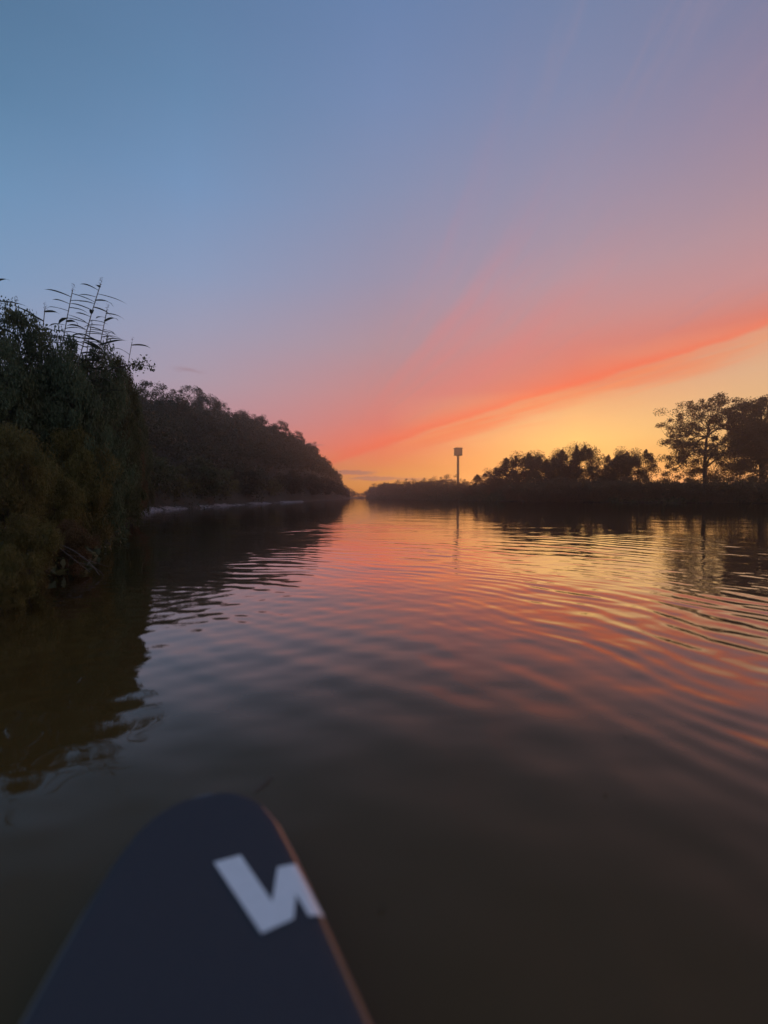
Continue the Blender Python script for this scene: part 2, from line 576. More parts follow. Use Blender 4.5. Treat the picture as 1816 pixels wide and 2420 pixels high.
# loose stones on that strip
rg = np.random.default_rng(5)
oct_v = np.array([(1, 0, 0), (0, 1, 0), (-1, 0, 0), (0, -1, 0), (.6, .6, .5), (-.6, .6, .5), (-.6, -.6, .5), (.6, -.6, .5), (0, 0, .7)], float)
oct_f = np.array([(0, 4, 7), (0, 1, 4), (1, 5, 4), (1, 2, 5), (2, 6, 5), (2, 3, 6), (3, 7, 6), (3, 0, 7), (4, 5, 8), (5, 6, 8), (6, 7, 8), (7, 4, 8)])
pp = []
for _ in range(900):
    k = rg.integers(len(ss))
    q = rg.uniform(.3, 1)
    p = c0[k] - nl[k] * .7 + nl[k] * (wid[k] + .7) * q
    s = rg.uniform(.03, .12)
    v = oct_v * rg.uniform(.7, 1.3, (9, 1)) * s + np.array([p[0], p[1], -.12 + .42 * q])
    pp.append((v, oct_f))
pv, pf = join(pp)
obj('shore_stones', mesh('shore_stones', pv, pf, M_stone), kind='stuff', label='loose grey stones strewn along the shore under the wooded hill')

# ------------------------------------------------------------------ water: real ripples near the board, fine relief further out
M_water = bpy.data.materials.new('river_water')
M_water.use_nodes = True
t = M_water.node_tree
p = t.nodes['Principled BSDF']
t.nodes.remove(p)
w_o = t.nodes['Material Output']
co = t.nodes.new('ShaderNodeTexCoord')
mp = t.nodes.new('ShaderNodeMapping')
mp.inputs['Scale'].default_value = (0.5, 1.0, 1.0)
t.links.new(co.outputs['Object'], mp.inputs['Vector'])
n1 = noise(t, mp.outputs[0], 2.6, 2, 0.5)
n2 = noise(t, mp.outputs[0], 0.7, 2, 0.5)
b = t.nodes.new('ShaderNodeBump')
b.inputs['Strength'].default_value = 1.0
b.inputs['Distance'].default_value = 0.0065
h = n1 + n2 * 2.0
t.links.new(h.k, b.inputs['Height'])
fr = t.nodes.new('ShaderNodeFresnel')
fr.inputs['IOR'].default_value = 1.333
t.links.new(b.outputs[0], fr.inputs['Normal'])
F = X(t, fr.outputs[0])
F = F * (F.ramp(0.02, 0.16) * 1.45 + 1.0)
body = t.nodes.new('ShaderNodeBsdfDiffuse')
body.inputs['Color'].default_value = (0.088, 0.050, 0.013, 1)
gl = t.nodes.new('ShaderNodeBsdfGlossy')
gl.inputs['Roughness'].default_value = 0.03
t.links.new(b.outputs[0], gl.inputs['Normal'])
mx = t.nodes.new('ShaderNodeMixShader')
t.links.new(F.op('MINIMUM', 0.97).k, mx.inputs[0])
t.links.new(body.outputs[0], mx.inputs[1])
t.links.new(gl.outputs[0], mx.inputs[2])
t.links.new(mx.outputs[0], w_o.inputs['Surface'])


def ripple(x, y):
    r0 = np.hypot(x, y)
    # arcs running out from the bank beside the board
    ax, ay = x + 3.0, y - 0.5
    ra = np.hypot(ax, ay)
    th = np.arctan2(ay, ax)
    wig = 0.10 * np.sin(th * 9 + ra * .6) + 0.06 * np.sin(th * 17 - ra * .9) + .03 * np.sin(x * 3.1 + y * 1.3)
    wig3 = .07 * np.sin(x * 2.3 + y * 1.1) + .05 * np.sin(x * 3.9 - y * 2.7 + 1) + .04 * np.sin(y * 5.1 + x)
    z = np.zeros_like(x)
    side = 0.25 + 0.75 / (1 + np.exp((th - 0.95) * 6))
    env = np.exp(-((ra - 7.0) / 2.8) ** 2) * side
    patch = np.clip(.55 + .45 * np.sin(th * 7.3 + ra * .55 + 1) + .4 * np.sin(x * 1.1 + 2.3 * y) * np.sin(ra * 1.1), 0.05, 1.3)
    patch2 = np.clip(.5 + .5 * np.sin(th * 12 - ra * 1.3) + .4 * np.sin(2.1 * x - .8 * y), 0, 1.3)
    z += 0.0026 * env * patch * np.sin(2 * np.pi * (ra + wig) / 0.36 + 0.8 * np.sin(ra * .7))
    z += 0.0021 * env * patch2 * np.sin(2 * np.pi * (ra + 1.3 * wig + .5 * wig3) / 0.22 + 2 * np.sin(th * 4))
    env3 = np.exp(-((ra - 8.5) / 4.0) ** 2)
    z += 0.0013 * env3 * patch2 * np.sin(2 * np.pi * (ra + wig3) / 0.19)
    z += 0.0014 * env3 * patch * np.sin(2 * np.pi * (ra + wig3 * 1.3) / 0.27 + 2)
    env2 = np.exp(-((ra - 14) / 6.0) ** 2)
    z += 0.0036 * env2 * patch * np.sin(2 * np.pi * (ra + 2.0 * wig) / 0.52 + 1.5 * np.sin(th * 7))
    z += 0.0024 * env2 * patch2 * np.sin(2 * np.pi * (ra + 2.0 * wig + wig3) / 0.38)
    # soft crossing wavelets
    for k, (wl, a, amp) in enumerate([(0.62, 1.9, .0012), (0.38, 1.2, .0013), (0.9, 2.5, .0012), (1.6, 1.5, .0018), (2.7, 1.0, .003), (0.27, 2.2, .0010), (0.19, 1.7, .0004), (0.33, 0.6, .0008)]):
        cx, sy = math.cos(a), math.sin(a)
        ph = 2 * np.pi * (x * cx + y * sy + .22 * np.sin(x * .9 + k) + .2 * np.sin(y * .7 + 2 * k)) / wl
        pm = .5 + .5 * np.sin(x * (.31 + .07 * k) + 1.7 * k) * np.sin(y * (.27 + .05 * k) + k)
        z += amp * pm * np.sin(ph) * np.clip(1.4 - r0 * (.05 / wl), 0, 1)
    return z * np.clip((r0 - .2) / 1.0, 0, 1)


th = np.concatenate([np.linspace(R(28), R(152), 420), np.linspace(R(152), R(388), 90)[1:-1]])
rr = [0.3]
while rr[-1] < 780:
    q = rr[-1]
    rr.append(q * (1.0062 if q < 30 else 1.02 if q < 200 else 1.06))
rr = np.array(rr)
TH, RR = np.meshgrid(th, rr)
wx, wy = RR * np.cos(TH), RR * np.sin(TH)
wz = np.where(RR < 45, ripple(wx, wy) * np.clip((45 - RR) / 20, 0, 1), 0)
nT, nR = len(th), len(rr)
ii, jj = np.meshgrid(np.arange(nR - 1), np.arange(nT), indexing='ij')
j2 = (jj + 1) % nT
wf = np.stack([ii * nT + jj, (ii + 1) * nT + jj, (ii + 1) * nT + j2, ii * nT + j2], -1).reshape(-1, 4)
wv = np.stack([wx, wy, wz], -1).reshape(-1, 3)
wv = np.concatenate([wv, [(0, 0, 0)]])
cf = np.stack([np.full(nT, len(wv) - 1), np.arange(nT), (np.arange(nT) + 1) % nT], 1)
obj('river_water', mesh('river_water', wv, [wf, cf], M_water, smooth=True), kind='structure')

# ------------------------------------------------------------------ tree kinds
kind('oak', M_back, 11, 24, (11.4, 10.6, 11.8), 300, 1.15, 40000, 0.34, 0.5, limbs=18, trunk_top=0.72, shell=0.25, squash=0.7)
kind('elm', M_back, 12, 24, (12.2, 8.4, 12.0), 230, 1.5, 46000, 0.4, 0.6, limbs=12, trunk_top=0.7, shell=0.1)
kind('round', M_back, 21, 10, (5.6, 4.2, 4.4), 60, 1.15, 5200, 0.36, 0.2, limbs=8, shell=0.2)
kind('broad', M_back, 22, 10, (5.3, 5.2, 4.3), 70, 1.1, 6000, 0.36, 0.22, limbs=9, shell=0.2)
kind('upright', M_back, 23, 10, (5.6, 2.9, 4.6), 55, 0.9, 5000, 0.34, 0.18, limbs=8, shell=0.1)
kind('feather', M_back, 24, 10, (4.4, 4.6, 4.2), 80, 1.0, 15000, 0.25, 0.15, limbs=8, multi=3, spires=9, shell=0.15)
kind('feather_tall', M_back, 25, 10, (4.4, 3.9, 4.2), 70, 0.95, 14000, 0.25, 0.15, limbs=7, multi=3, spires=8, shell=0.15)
kind('shrub', M_back, 26, 5, (2.1, 3.6, 2.7), 70, 0.9, 12000, 0.26, 0.10, limbs=8, multi=4, shell=0.2)
kind('scrub', M_olive, 27, 4, (1.7, 2.4, 2.1), 50, 0.65, 3800, 0.17, 0.07, limbs=7, multi=4, shell=0.2)
kind('ridge_oak', M_hill, 28, 9, (5.6, 3.7, 3.3), 46, 0.95, 5200, 0.30, 0.17, limbs=9, shell=0.35)
kind('ridge_open', M_hill, 29, 9, (5.8, 3.4, 3.0), 34, 0.8, 3400, 0.27, 0.15, limbs=9, shell=0.45)

# ------------------------------------------------------------------ the wood on the hillside (one mass) and the trees one can pick out
ridge_spots = []


def ridge_at(dxp, crown=7.0, lo=45, hi=420):
    """Along one line of sight, where the hill with its trees stands highest."""
    k = (dxp / 1660 - .5) * 2 * math.tan(R(50)) * .75
    ys = np.linspace(lo, hi, 240)
    P = np.stack([k * ys, ys], 1)
    ok = ~inside(P, POLY) & (seg_dist(P, LB) > 1.5)
    e = np.where(ok, (ground(P) + crown - 1.1) / ys, -1)
    i = int(np.argmax(e))
    return P[i]


for dxp, h, kd, lab in [
    (340, 6.5, 'ridge_open', 'thin-crowned tree highest on the hill, next to the dark bushes'),
    (375, 6.0, 'ridge_oak', 'small round tree second along the hill ridge from the near bushes'),
    (418, 8.5, 'ridge_open', 'tallest open-crowned tree breaking the hill skyline above the shore'),
    (452, 8.0, 'ridge_oak', 'broad tree on the skyline just below the tallest ridge tree'),
    (484, 6.5, 'ridge_open', 'sparse tree where the hill skyline starts to drop'),
    (520, 5.8, 'ridge_oak', 'small crown at the end of the uneven part of the hill ridge'),
    (560, 6.3, 'ridge_oak', 'tree at the start of the smooth rounded part of the hilltop'),
    (604, 7.0, 'ridge_oak', 'tree in the middle of the rounded hilltop above the water'),
    (640, 6.8, 'ridge_oak', 'tree on the shoulder where the hill begins to fall to the river'),
    (676, 6.6, 'ridge_oak', 'tree halfway down the falling end of the hill'),
    (706, 6.2, 'ridge_oak', 'tree low on the falling end of the hill against red cloud'),
    (730, 6.5, 'ridge_oak', 'bulging tree at the foot of the hill against the dark cloud bars'),
]:
    p = ridge_at(dxp)
    ridge_spots.append(p)
    plant(kd, 'ridge_tree', lab, 'tree', (p[0], p[1], gz(*p) - .2), h * 1.3, group='trees along the hill ridge')
ridge_spots = np.array(ridge_spots)

rg = np.random.default_rng(3)
pts = []
for ylo, yhi, sp, dmax in [(28, 120, 3.0, 40), (120, 260, 3.8, 34), (260, 430, 5.0, 26)]:
    for y in np.arange(ylo, yhi, sp):
        xb = np.interp(y, LB[:, 1], LB[:, 0])
        for d in np.arange(3.0, dmax, sp * 1.1):
            p = np.array([xb - d + rg.uniform(-1, 1), y + rg.uniform(-1.5, 1.5)])
            if np.min(np.linalg.norm(ridge_spots - p, axis=1)) > 2.2:
                pts.append((p[0], p[1], d))
blobs = []
for x, y, d in pts:
    cr = rg.uniform(1.5, 3.3)
    hh = rg.uniform(3.2, 6.6) * (0.7 if d < 5 else 1)
    nL = int(np.clip(620 * (60 / max(y, 45)), 170, 620))
    k = 11
    u = rg.normal(size=(k, 3))
    u /= np.linalg.norm(u, axis=1)[:, None]
    u[:, 2] = np.abs(u[:, 2]) * .9 - .15
    cc = np.array([x, y, gz(x, y) + hh - cr * 1.0]) + u * np.array([cr * .75, cr * .75, cr])
    q = cc[rg.integers(k, size=nL)] + rg.normal(size=(nL, 3)) * cr * .24
    low = rg.random(nL) < .22
    q[low, 2] -= rg.uniform(0, hh * .6, low.sum())
    ls = np.clip(.17 * (y / 45) ** .65, .17, .7)
    blobs.append(leaves(q, ls * 1.5, ls, rg))
wv_, wf_ = join(blobs)
obj('woodland', mesh('woodland', wv_, wf_, M_hill), kind='stuff', label='dense dark woodland covering the hillside above the river')

# bushes along the foot of the hill
for y, off, h, kd, m, lab in [
    (27.5, 2.0, 3.4, 'scrub', M_rust, 'rust-tinged bush at the edge of the near bushes, by the shore end'),
    (33, 2.0, 3.3, 'scrub', M_olive, 'olive bush where the grey shore begins under the hill'),
    (39, 2.4, 3.8, 'shrub', M_leaf, 'dark rounded bush behind the widest part of the grey shore'),
    (45, 2.0, 3.0, 'scrub', M_olive, 'low yellow-green bush on the grey shore under the hill'),
    (53, 2.2, 4.4, 'shrub', M_leaf, 'tall dark bush midway along the grey shore'),
    (62, 2.0, 3.6, 'scrub', M_olive, 'light olive bush towards the far half of the shore'),
    (73, 2.2, 4.8, 'shrub', M_hill, 'brownish bush above the far half of the shore'),
    (88, 2.0, 4.2, 'scrub', M_olive, 'bush over the last pale patch of shore'),
    (108, 2.2, 5.5, 'shrub', M_hill, 'bush at the waterline just past the end of the shore'),
    (135, 2.0, 6.0, 'shrub', M_hill, 'large bush leaning over the water below the rounded hilltop'),
    (170, 2.0, 6.0, 'shrub', M_hill, 'waterside bush under the falling end of the hill'),
]:
    x = np.interp(y, LB[:, 1], LB[:, 0]) - off
    plant(kd, 'bank_bush', lab, 'bush', (x, y, gz(x, y) - .1), h, group='bushes along the foot of the hill', leafmat=m)

# ------------------------------------------------------------------ far bank and right bank
UX = 2 * math.tan(R(50)) * .75


def sight(dxp, D):
    return ((dxp / 1660 - .5) * UX * D, D)


def height_for(dyp, D):
    return (1075 - dyp) / 2212 * 2 * math.tan(R(50)) * D + 1.1


for dxp, top, D, kd, spread, lab in [
    (748, 1048, 430, 'round', 1.1, 'small round tree on the water just past the end of the hill'),
    (762, 1057, 520, 'round', 1.2, 'tiny far tree beside the notch of bright sky, on the hill side'),
    (778, 1064, 690, 'broad', 1.5, 'faintest tree in the bottom of the sky notch where the river bends'),
    (793, 1058, 560, 'round', 1.3, 'tiny far tree beside the notch of bright sky, on the tower side'),
    (812, 1045, 470, 'round', 1.1, 'first taller tree on the far bank after the sky notch'),
    (832, 1043, 430, 'broad', 1.0, 'second taller tree on the far bank after the sky notch'),
    (858, 1038, 395, 'round', 1.1, 'round far tree below the end of the dark cloud bars'),
    (888, 1035, 365, 'broad', 1.1, 'broad far tree about midway between sky notch and tower'),
    (918, 1034, 335, 'round', 1.1, 'third tree from the tower on its sky-notch side'),
    (944, 1031, 310, 'broad', 1.0, 'second tree from the tower on its sky-notch side'),
    (970, 1026, 270, 'round', 1.15, 'round-topped tree directly beside the foot of the tower'),
    (1000, 1036, 250, 'broad', 1.0, 'low tree in front of the tower foot'),
    (1028, 1035, 220, 'upright', 1.6, 'low tree just past the tower on the bush side'),
    (1058, 1021, 185, 'feather', 1.35, 'lowest feathery tree where the bank skyline starts rising'),
    (1092, 1010, 160, 'feather', 1.35, 'feathery tree second up the rising bank skyline'),
    (1128, 985, 142, 'feather_tall', 1.35, 'wispy tree with a thin spike, left part of the tall thicket'),
    (1172, 988, 130, 'feather', 1.15, 'bushy-topped tree next to the wispy spiked one'),
    (1212, 986, 124, 'feather', 1.05, 'bushy tree just before the tallest peak of the thicket'),
    (1242, 968, 120, 'feather_tall', 1.0, 'tallest wispy tree of the thicket, with a twin peak'),
    (1288, 1004, 114, 'feather', 1.1, 'lower tree in the dip between the two thicket peaks'),
    (1334, 982, 110, 'feather', 1.0, 'feathery tree left half of the last thicket clump'),
    (1366, 980, 107, 'feather_tall', 1.15, 'feathery tree ending the thicket before the open sky gap'),
]:
    x, y = sight(dxp, D)
    g = gz(x, y)
    plant(kd, 'bank_tree', lab, 'tree', (x, y, g - .2), max(3.0, height_for(top, D) - g + .2) * (1.0 if 'feather' not in kd else 1.06), group='trees on the far bank', spread=spread)

hedge = [
    (1030, 165, 1045, 'low dark shrub on the waterline below and just past the tower'),
    (1075, 145, 1040, 'second waterside shrub past the tower'),
    (1120, 126, 1036, 'waterside shrub under the wispy spiked tree'),
    (1165, 115, 1034, 'waterside shrub under the rising side of the thicket'),
    (1212, 108, 1033, 'waterside shrub below the bushy trees of the thicket'),
    (1255, 104, 1033, 'waterside shrub under the tallest thicket peak'),
    (1300, 100, 1034, 'waterside shrub under the dip in the thicket'),
    (1345, 97, 1033, 'waterside shrub under the last thicket clump'),
    (1392, 94, 1034, 'dark shrub at the thicket end of the open sky gap'),
    (1436, 92, 1036, 'dark shrub in the middle of the open sky gap'),
    (1480, 90, 1035, 'dark shrub below the outer branches of the big tree'),
    (1526, 87, 1034, 'dark shrub in front of the big open tree trunk'),
    (1575, 85, 1033, 'dark shrub between the two big trees'),
    (1625, 83, 1033, 'dark shrub below the dense big tree'),
    (1680, 81, 1030, 'dark shrub at the frame edge of the right bank'),
]
for dxp, D, top, lab in hedge:
    x, y = sight(dxp, D)
    g = gz(x, y)
    plant('shrub', 'waterside_shrub', lab, 'shrub', (x, y, g - .3), height_for(top, D) - g + .2, group='low shrubs lining the right bank', spread=1.25)
# far-off belt of trees behind the single ones
rg = np.random.default_rng(19)
q, sz = [], []
dens = 0
for _ in range(60000):
    k = rg.random()
    D = 135 * (700 / 135) ** k
    xb = np.interp(D, RB[2:][::1][:, 1], RB[2:][:, 0])
    back = rg.uniform(1, 16)
    x = xb + back
    hmax = float(np.interp(D, [135, 200, 300, 400, 480, 560, 700], [.011, .0155, .0155, .0135, .011, .007, .0035])) * 2.384 * D * (.82 + .1 * math.sin(D * .13) + .12 * math.sin(D * .051 + 1) + rng.normal() * .05) + 1.1
    q.append((x, D, 0.4 + (hmax - .4) * rg.random() ** .8))
    sz.append(max(.35, .0032 * D))
q, sz = np.array(q), np.array(sz)
lv_, lf_ = leaves(q, 1.0, .62, rg)
lv_ = np.repeat(q, 4, 0) + (lv_ - np.repeat(q, 4, 0)) * np.repeat(sz, 4)[:, None]
lv_[:, 2] = lv_[:, 2].clip(.05)
obj('tree_belt', mesh('tree_belt', lv_, lf_, M_back), kind='stuff', label='far dark belt of trees along the bank from the river bend to the tower')
# undergrowth that closes the gaps under the shrubs
rg = np.random.default_rng(9)
q = []
for a, bb in zip(RB[1:-2], RB[2:-1]):
    L = np.linalg.norm(bb - a)
    n = int(L * 90)
    tt = rg.random(n)
    nrm = np.array([(bb - a)[1], -(bb - a)[0]]) / L
    dd = rg.uniform(-.6, 5, n)
    P = a + (bb - a) * tt[:, None] + np.outer(dd, nrm)
    z = ground(P).clip(0) + rg.uniform(0, 3.0, n) * (.35 + .65 * np.clip(dd / 3, 0, 1))
    q.append(np.concatenate([P, z[:, None]], 1))
q = np.concatenate(q)
obj('undergrowth', mesh('undergrowth', *leaves(q, .7, .4, rg), M_leaf), kind='stuff', label='dark undergrowth along the waterline of the right bank')

x, y = sight(1528, 98)
plant('oak', 'spreading_tree', 'big spreading tree with sky showing through its open crown', 'tree', (x, y, gz(x, y) - .2), height_for(862, 98) - gz(x, y), rz=0.6, spread=1.1, group='big trees on the right bank')
x, y = sight(1650, 95)
plant('elm', 'dense_tree', 'big dense dark tree beside the open-crowned one, cut by the frame', 'tree', (x, y, gz(x, y) - .2), height_for(860, 95) - gz(x, y), rz=2.0, group='big trees on the right bank')

# ------------------------------------------------------------------ tower
tx, ty = sight(989.5, 300)
tz = gz(tx, ty)
top = height_for(968, 300)
M_conc = mottle(material('tower_concrete', (0.2, 0.17, 0.15), 0.85), (0.08, 0.068, 0.06), (0.11, 0.095, 0.085), .8, 0.3)
M_clad = mottle(material('tower_cladding', (0.16, 0.13, 0.115), 0.6), (0.07, 0.06, 0.052), (0.09, 0.078, 0.068), .6, 0.1)
M_metal = material('tower_steel', (0.12, 0.11, 0.10), 0.5, Metallic=0.6)
tower = thing('water_tower', 'tall slim tower with a square box on top, rising behind the far bank trees', 'tower', (tx, ty, tz), 0.12)


def box(cx, cy, cz, sx, sy, sz, bev=0.0):
    bm = __import__('bmesh').new()
    import bmesh
    bmesh.ops.create_cube(bm, size=1)
    for v in bm.verts:
        v.co = (v.co.x * sx + cx, v.co.y * sy + cy, v.co.z * sz + cz)
    if bev:
        bmesh.ops.bevel(bm, geom=list(bm.edges), offset=bev, segments=2, affect='EDGES')
    me = bpy.data.meshes.new('box')
    bm.to_mesh(me)
    bm.free()
    return me


def boxobj(name, m, parent, *a, **k):
    me = box(*a, **k)
    me.materials.append(m)
    return obj(name, me, parent)


HT = top - tz
zb = HT - 5.3
hz = np.array([-.5, 0, .01, 1.2, 8, 16, 24, zb - 1.2, zb - .3, zb + .05])
hr = np.array([1.4, 1.4, 1.1, 0.9, 0.86, 0.84, 0.82, 0.82, 1.0, 1.4])
v, f = tube(np.stack([0 * hz, 0 * hz, hz], 1), hr, 20)
obj('column', mesh('column', v, f, M_conc, smooth=True), tower)
tank = boxobj('tank', M_clad, tower, 0, 0, zb + 2.45, 4.7, 4.7, 4.8, bev=.12)
boxobj('parapet', M_conc, tower, 0, 0, HT - .3, 5.2, 5.2, .5, bev=.05)
boxobj('floor_slab', M_conc, tower, 0, 0, zb + .12, 5.0, 5.0, .34, bev=.05)
for sx in (-1.55, 0, 1.55):
    boxobj('cladding_rib', M_metal, tank, sx, -2.42, zb + 2.5, .16, .16, 4.2)
    boxobj('cladding_rib', M_metal, tank, -2.42, sx, zb + 2.5, .16, .16, 4.2)
boxobj('service_hatch', M_metal, tower, 0, -1.02, 1.3, .9, .35, 2.1, bev=.03)
v, f = tube([(0, 0, HT - .2), (0, 0, HT + .9)], .05, 6)
obj('lightning_rod', mesh('lightning_rod', v, f, M_metal), tower)

# ------------------------------------------------------------------ near left bank: bushes, willow, reeds
kind('near_bush', M_blue, 41, 4, (2.0, 1.9, 2.1), 190, 0.36, 46000, 0.10, 0.05, limbs=12, multi=5, flat=.8, shell=.3)
kind('near_tree', M_blue, 42, 5, (2.6, 2.0, 2.6), 190, 0.40, 46000, 0.11, 0.08, limbs=12, multi=3, flat=.85, shell=.25)
kind('willow_bush', M_olive, 43, 3, (1.3, 1.7, 1.75), 170, 0.34, 44000, 0.11, 0.04, limbs=12, multi=5, flat=.42, droop=1.0, shell=.25)
kind('sprig_bush', M_olive, 44, 2, (0.85, 1.15, 1.1), 110, 0.26, 22000, 0.09, 0.03, limbs=9, multi=4, flat=.45, droop=.8, shell=.25)

UX = 2 * math.tan(R(50)) * .75
for kd, nm, dxp, y, top, spr, m, rz, lab in [
    ('near_tree', 'bank_tree', -30, 8.2, 700, 95, M_blue, .4, 'tall dark green tree cut by the frame edge behind the reeds'),
    ('near_tree', 'bank_tree', 72, 9.2, 690, 95, M_blue, 1.9, 'tall dark green tree topped by thin reed tips, second from the frame edge'),
    ('near_bush', 'bank_shrub', 165, 9.4, 735, 85, M_blue, 1.0, 'dark bush under the two tallest reeds'),
    ('near_bush', 'bank_shrub', 205, 10.2, 765, 75, M_blue, 4.4, 'dark bush right below the leaning reed tips'),
    ('near_tree', 'bank_tree', 250, 12.4, 780, 58, M_leaf, 2.2, 'dark tree with a jutting leafy twig at the outer edge of the near bushes'),
    ('near_bush', 'bank_shrub', 268, 14.6, 800, 45, M_leaf, 3.1, 'dark bush behind the jutting twig, next to the hill'),
    ('near_bush', 'bank_shrub', 285, 18.6, 905, 34, M_rust, .2, 'rust-brown bush between the near bushes and the hill'),
    ('near_bush', 'bank_shrub', 300, 24.0, 850, 30, M_leaf, 1.2, 'dark green bush nearest the start of the wooded hill'),
    ('willow_bush', 'willow_shrub', 170, 9.0, 935, 80, M_olive, .9, 'olive willow shrub overhanging the dark water'),
    ('willow_bush', 'willow_shrub', 232, 12.2, 985, 40, M_olive, 2.9, 'olive willow shrub next to the dark hollow by the shore'),
    ('willow_bush', 'willow_shrub', 20, 6.3, 930, 90, M_olive, 4.0, 'yellow-green willow shrub near the frame edge halfway up the bank'),
    ('willow_bush', 'willow_shrub', 105, 7.4, 1010, 80, M_olive, 2.0, 'yellow-green willow shrub low between the two other olive shrubs'),
    ('sprig_bush', 'low_shrub', 140, 6.6, 1130, 58, M_rust, 1.3, 'low brown shrub with bare twigs at the waterline'),
    ('sprig_bush', 'low_shrub', 45, 5.2, 1120, 70, M_olive, 2.3, 'green shrub hanging low over the water behind the smallest one'),
    ('sprig_bush', 'low_shrub', 0, 4.2, 1190, 60, M_olive, .3, 'smallest green shrub dipping in the water at the frame edge'),
    ('willow_bush', 'willow_shrub', -140, 4.6, 900, 100, M_leaf, 5.0, 'dark willow shrub beside the small green one, at the frame edge'),
]:
    x = (dxp / 1660 - .5) * UX * y
    g = max(-.15, gz(x, y)) - .05
    rad = .85 * spr / 1660 * UX * y
    h = (1075 - top) / 2212 * 2 * math.tan(R(50)) * (y - .4 * rad) + 1.1 - g
    spr = rad / ({'near_bush': 1.9 / 4, 'near_tree': 2.0 / 5, 'willow_bush': 1.75 / 3, 'sprig_bush': 1.1 / 2}[kd] * h)
    plant(kd, nm, lab, 'tree' if 'tree' in nm else 'shrub', (x, y, g), h, rz=rz, spread=spr, leafmat=m, group='bushes on the near left bank')

rg = np.random.default_rng(31)
yy = rg.uniform(-14, 32, 42000)
dd = rg.uniform(-.25, 9, len(yy)) ** 1.0
xx = np.interp(yy, LB[:, 1], LB[:, 0]) - dd * 1.12
hh_ = (.35 + .9 * (.5 + .5 * np.sin(yy * 1.3 + dd * .9)) * (.5 + .5 * np.sin(yy * .47 - dd * 1.7))) * np.clip(.5 + dd / 3, 0, 1)
P_ = np.stack([xx, yy], 1)
q = np.concatenate([P_, (ground(P_).clip(0) + rg.random(len(yy)) * hh_)[:, None]], 1)
obj('bank_undergrowth', mesh('bank_undergrowth', *leaves(q, .2, .07, rg), M_leaf), kind='stuff', label='tangled low weeds covering the near left bank under the bushes')

# reeds: each stalk a thing with stem, plume and leaves
blade_meshes = []
for k in range(4):
    L, W, n = [.88, 1.0, .80, .70][k], .042, 9
    tt = np.linspace(0, 1, n)
    x = L * (tt - .18 * tt ** 3)
    z = L * [.10, .05, .14, .08][k] * np.sin(tt * 1.6) - L * [.16, .10, .22, .08][k] * tt ** 2.3
    w = W * np.sin(np.pi * np.clip(tt * .86 + .14, 0, 1)) ** .7 * (1 - tt ** 4) + .001
    vv = np.concatenate([np.stack([x, -w, z + w * .35], 1), np.stack([x, 0 * x, z], 1), np.stack([x, w, z + w * .35], 1)])
    i = np.arange(n - 1)
    ff = np.concatenate([np.stack([i, i + 1, n + i + 1, n + i], 1), np.stack([n + i, n + i + 1, 2 * n + i + 1, 2 * n + i], 1)])
    blade_meshes.append(mesh('reed_blade', vv, ff, M_reed, smooth=True))


def reed(seed, base, H, lean, lean_az, n_leaf, label, bare=.45):
    rg = np.random.default_rng(seed)
    root = thing('reed', label, 'reed', base, 0, 1.0, 'tall reeds on the near left bank')
    tt = np.linspace(0, 1, 10)
    off = lean * tt ** 1.8
    path = np.stack([off * math.cos(lean_az), off * math.sin(lean_az), H * (tt - .02 * tt ** 2)], 1)
    v, f = tube(path, np.linspace(.017, .008, 10), 7)
    obj('stem', mesh('reed_stem', v, f, M_stem, smooth=True), root)
    for i in range(n_leaf):
        s = bare + (.985 - bare) * i / (n_leaf - 1)
        p = [np.interp(s, tt, path[:, k]) for k in range(3)]
        o = obj('leaf', blade_meshes[rg.integers(4)], root)
        o.location = p
        side = 0.0 if i % 2 else math.pi
        o.rotation_euler = (rg.uniform(-.25, .25), (.16 if i % 2 else -.16) + rg.normal() * .14, side + rg.normal() * .45 + lean_az * .3)
        sc = rg.uniform(.75, 1.1) * (1.05 - .35 * max(0, s - .6) / .4)
        o.scale = (sc, 1, sc)
    m = 30
    u = rg.random(m)
    e = path[-1]
    pp = e + np.stack([rg.normal(size=m) * .018 + u * .03, rg.normal(size=m) * .018, u * .17 - .03], 1)
    obj('plume', mesh('reed_plume', *leaves(pp, .05, .008, rg, droop=-.6), M_plume), root)
    return root


for seed, dxp, topy, D, lean, la, nl_, lab in [
    (1, 228, 598, 9.6, 1.0, 0.1, 44, 'tallest reed leaning out over the water, long leaves both sides'),
    (2, 168, 612, 9.7, .7, 0.0, 40, 'second tallest reed, just inside the tallest one'),
    (3, 240, 655, 10.0, .8, -.2, 34, 'reed with dense leaves half hidden below the tallest reed'),
    (4, 240, 712, 10.3, .6, .1, 18, 'short reed leaning outward below the two tall ones'),
    (5, 292, 727, 12.6, .6, .1, 12, 'outermost reed tip over the twiggy end of the bushes'),
    (6, 46, 640, 9.3, .15, 3.0, 14, 'reed tip standing over the bush near the frame edge'),
    (7, 2, 588, 8.6, .2, 0.2, 16, 'tall reed cut by the frame edge'),
    (8, 108, 652, 9.6, .3, .2, 14, 'reed tip low between the frame edge and the second tallest reed'),
    (9, 205, 690, 10.2, .5, .0, 20, 'reed among leaves under the second tallest reed'),
]:
    x, y = sight(dxp, D)
    zt = height_for(topy, D) - .12
    bx, by = x - lean * math.cos(la), y - lean * math.sin(la)
    g = gz(bx, by)
    reed(seed, (bx, by, g), zt - g, lean, la, nl_, lab, bare=.42)

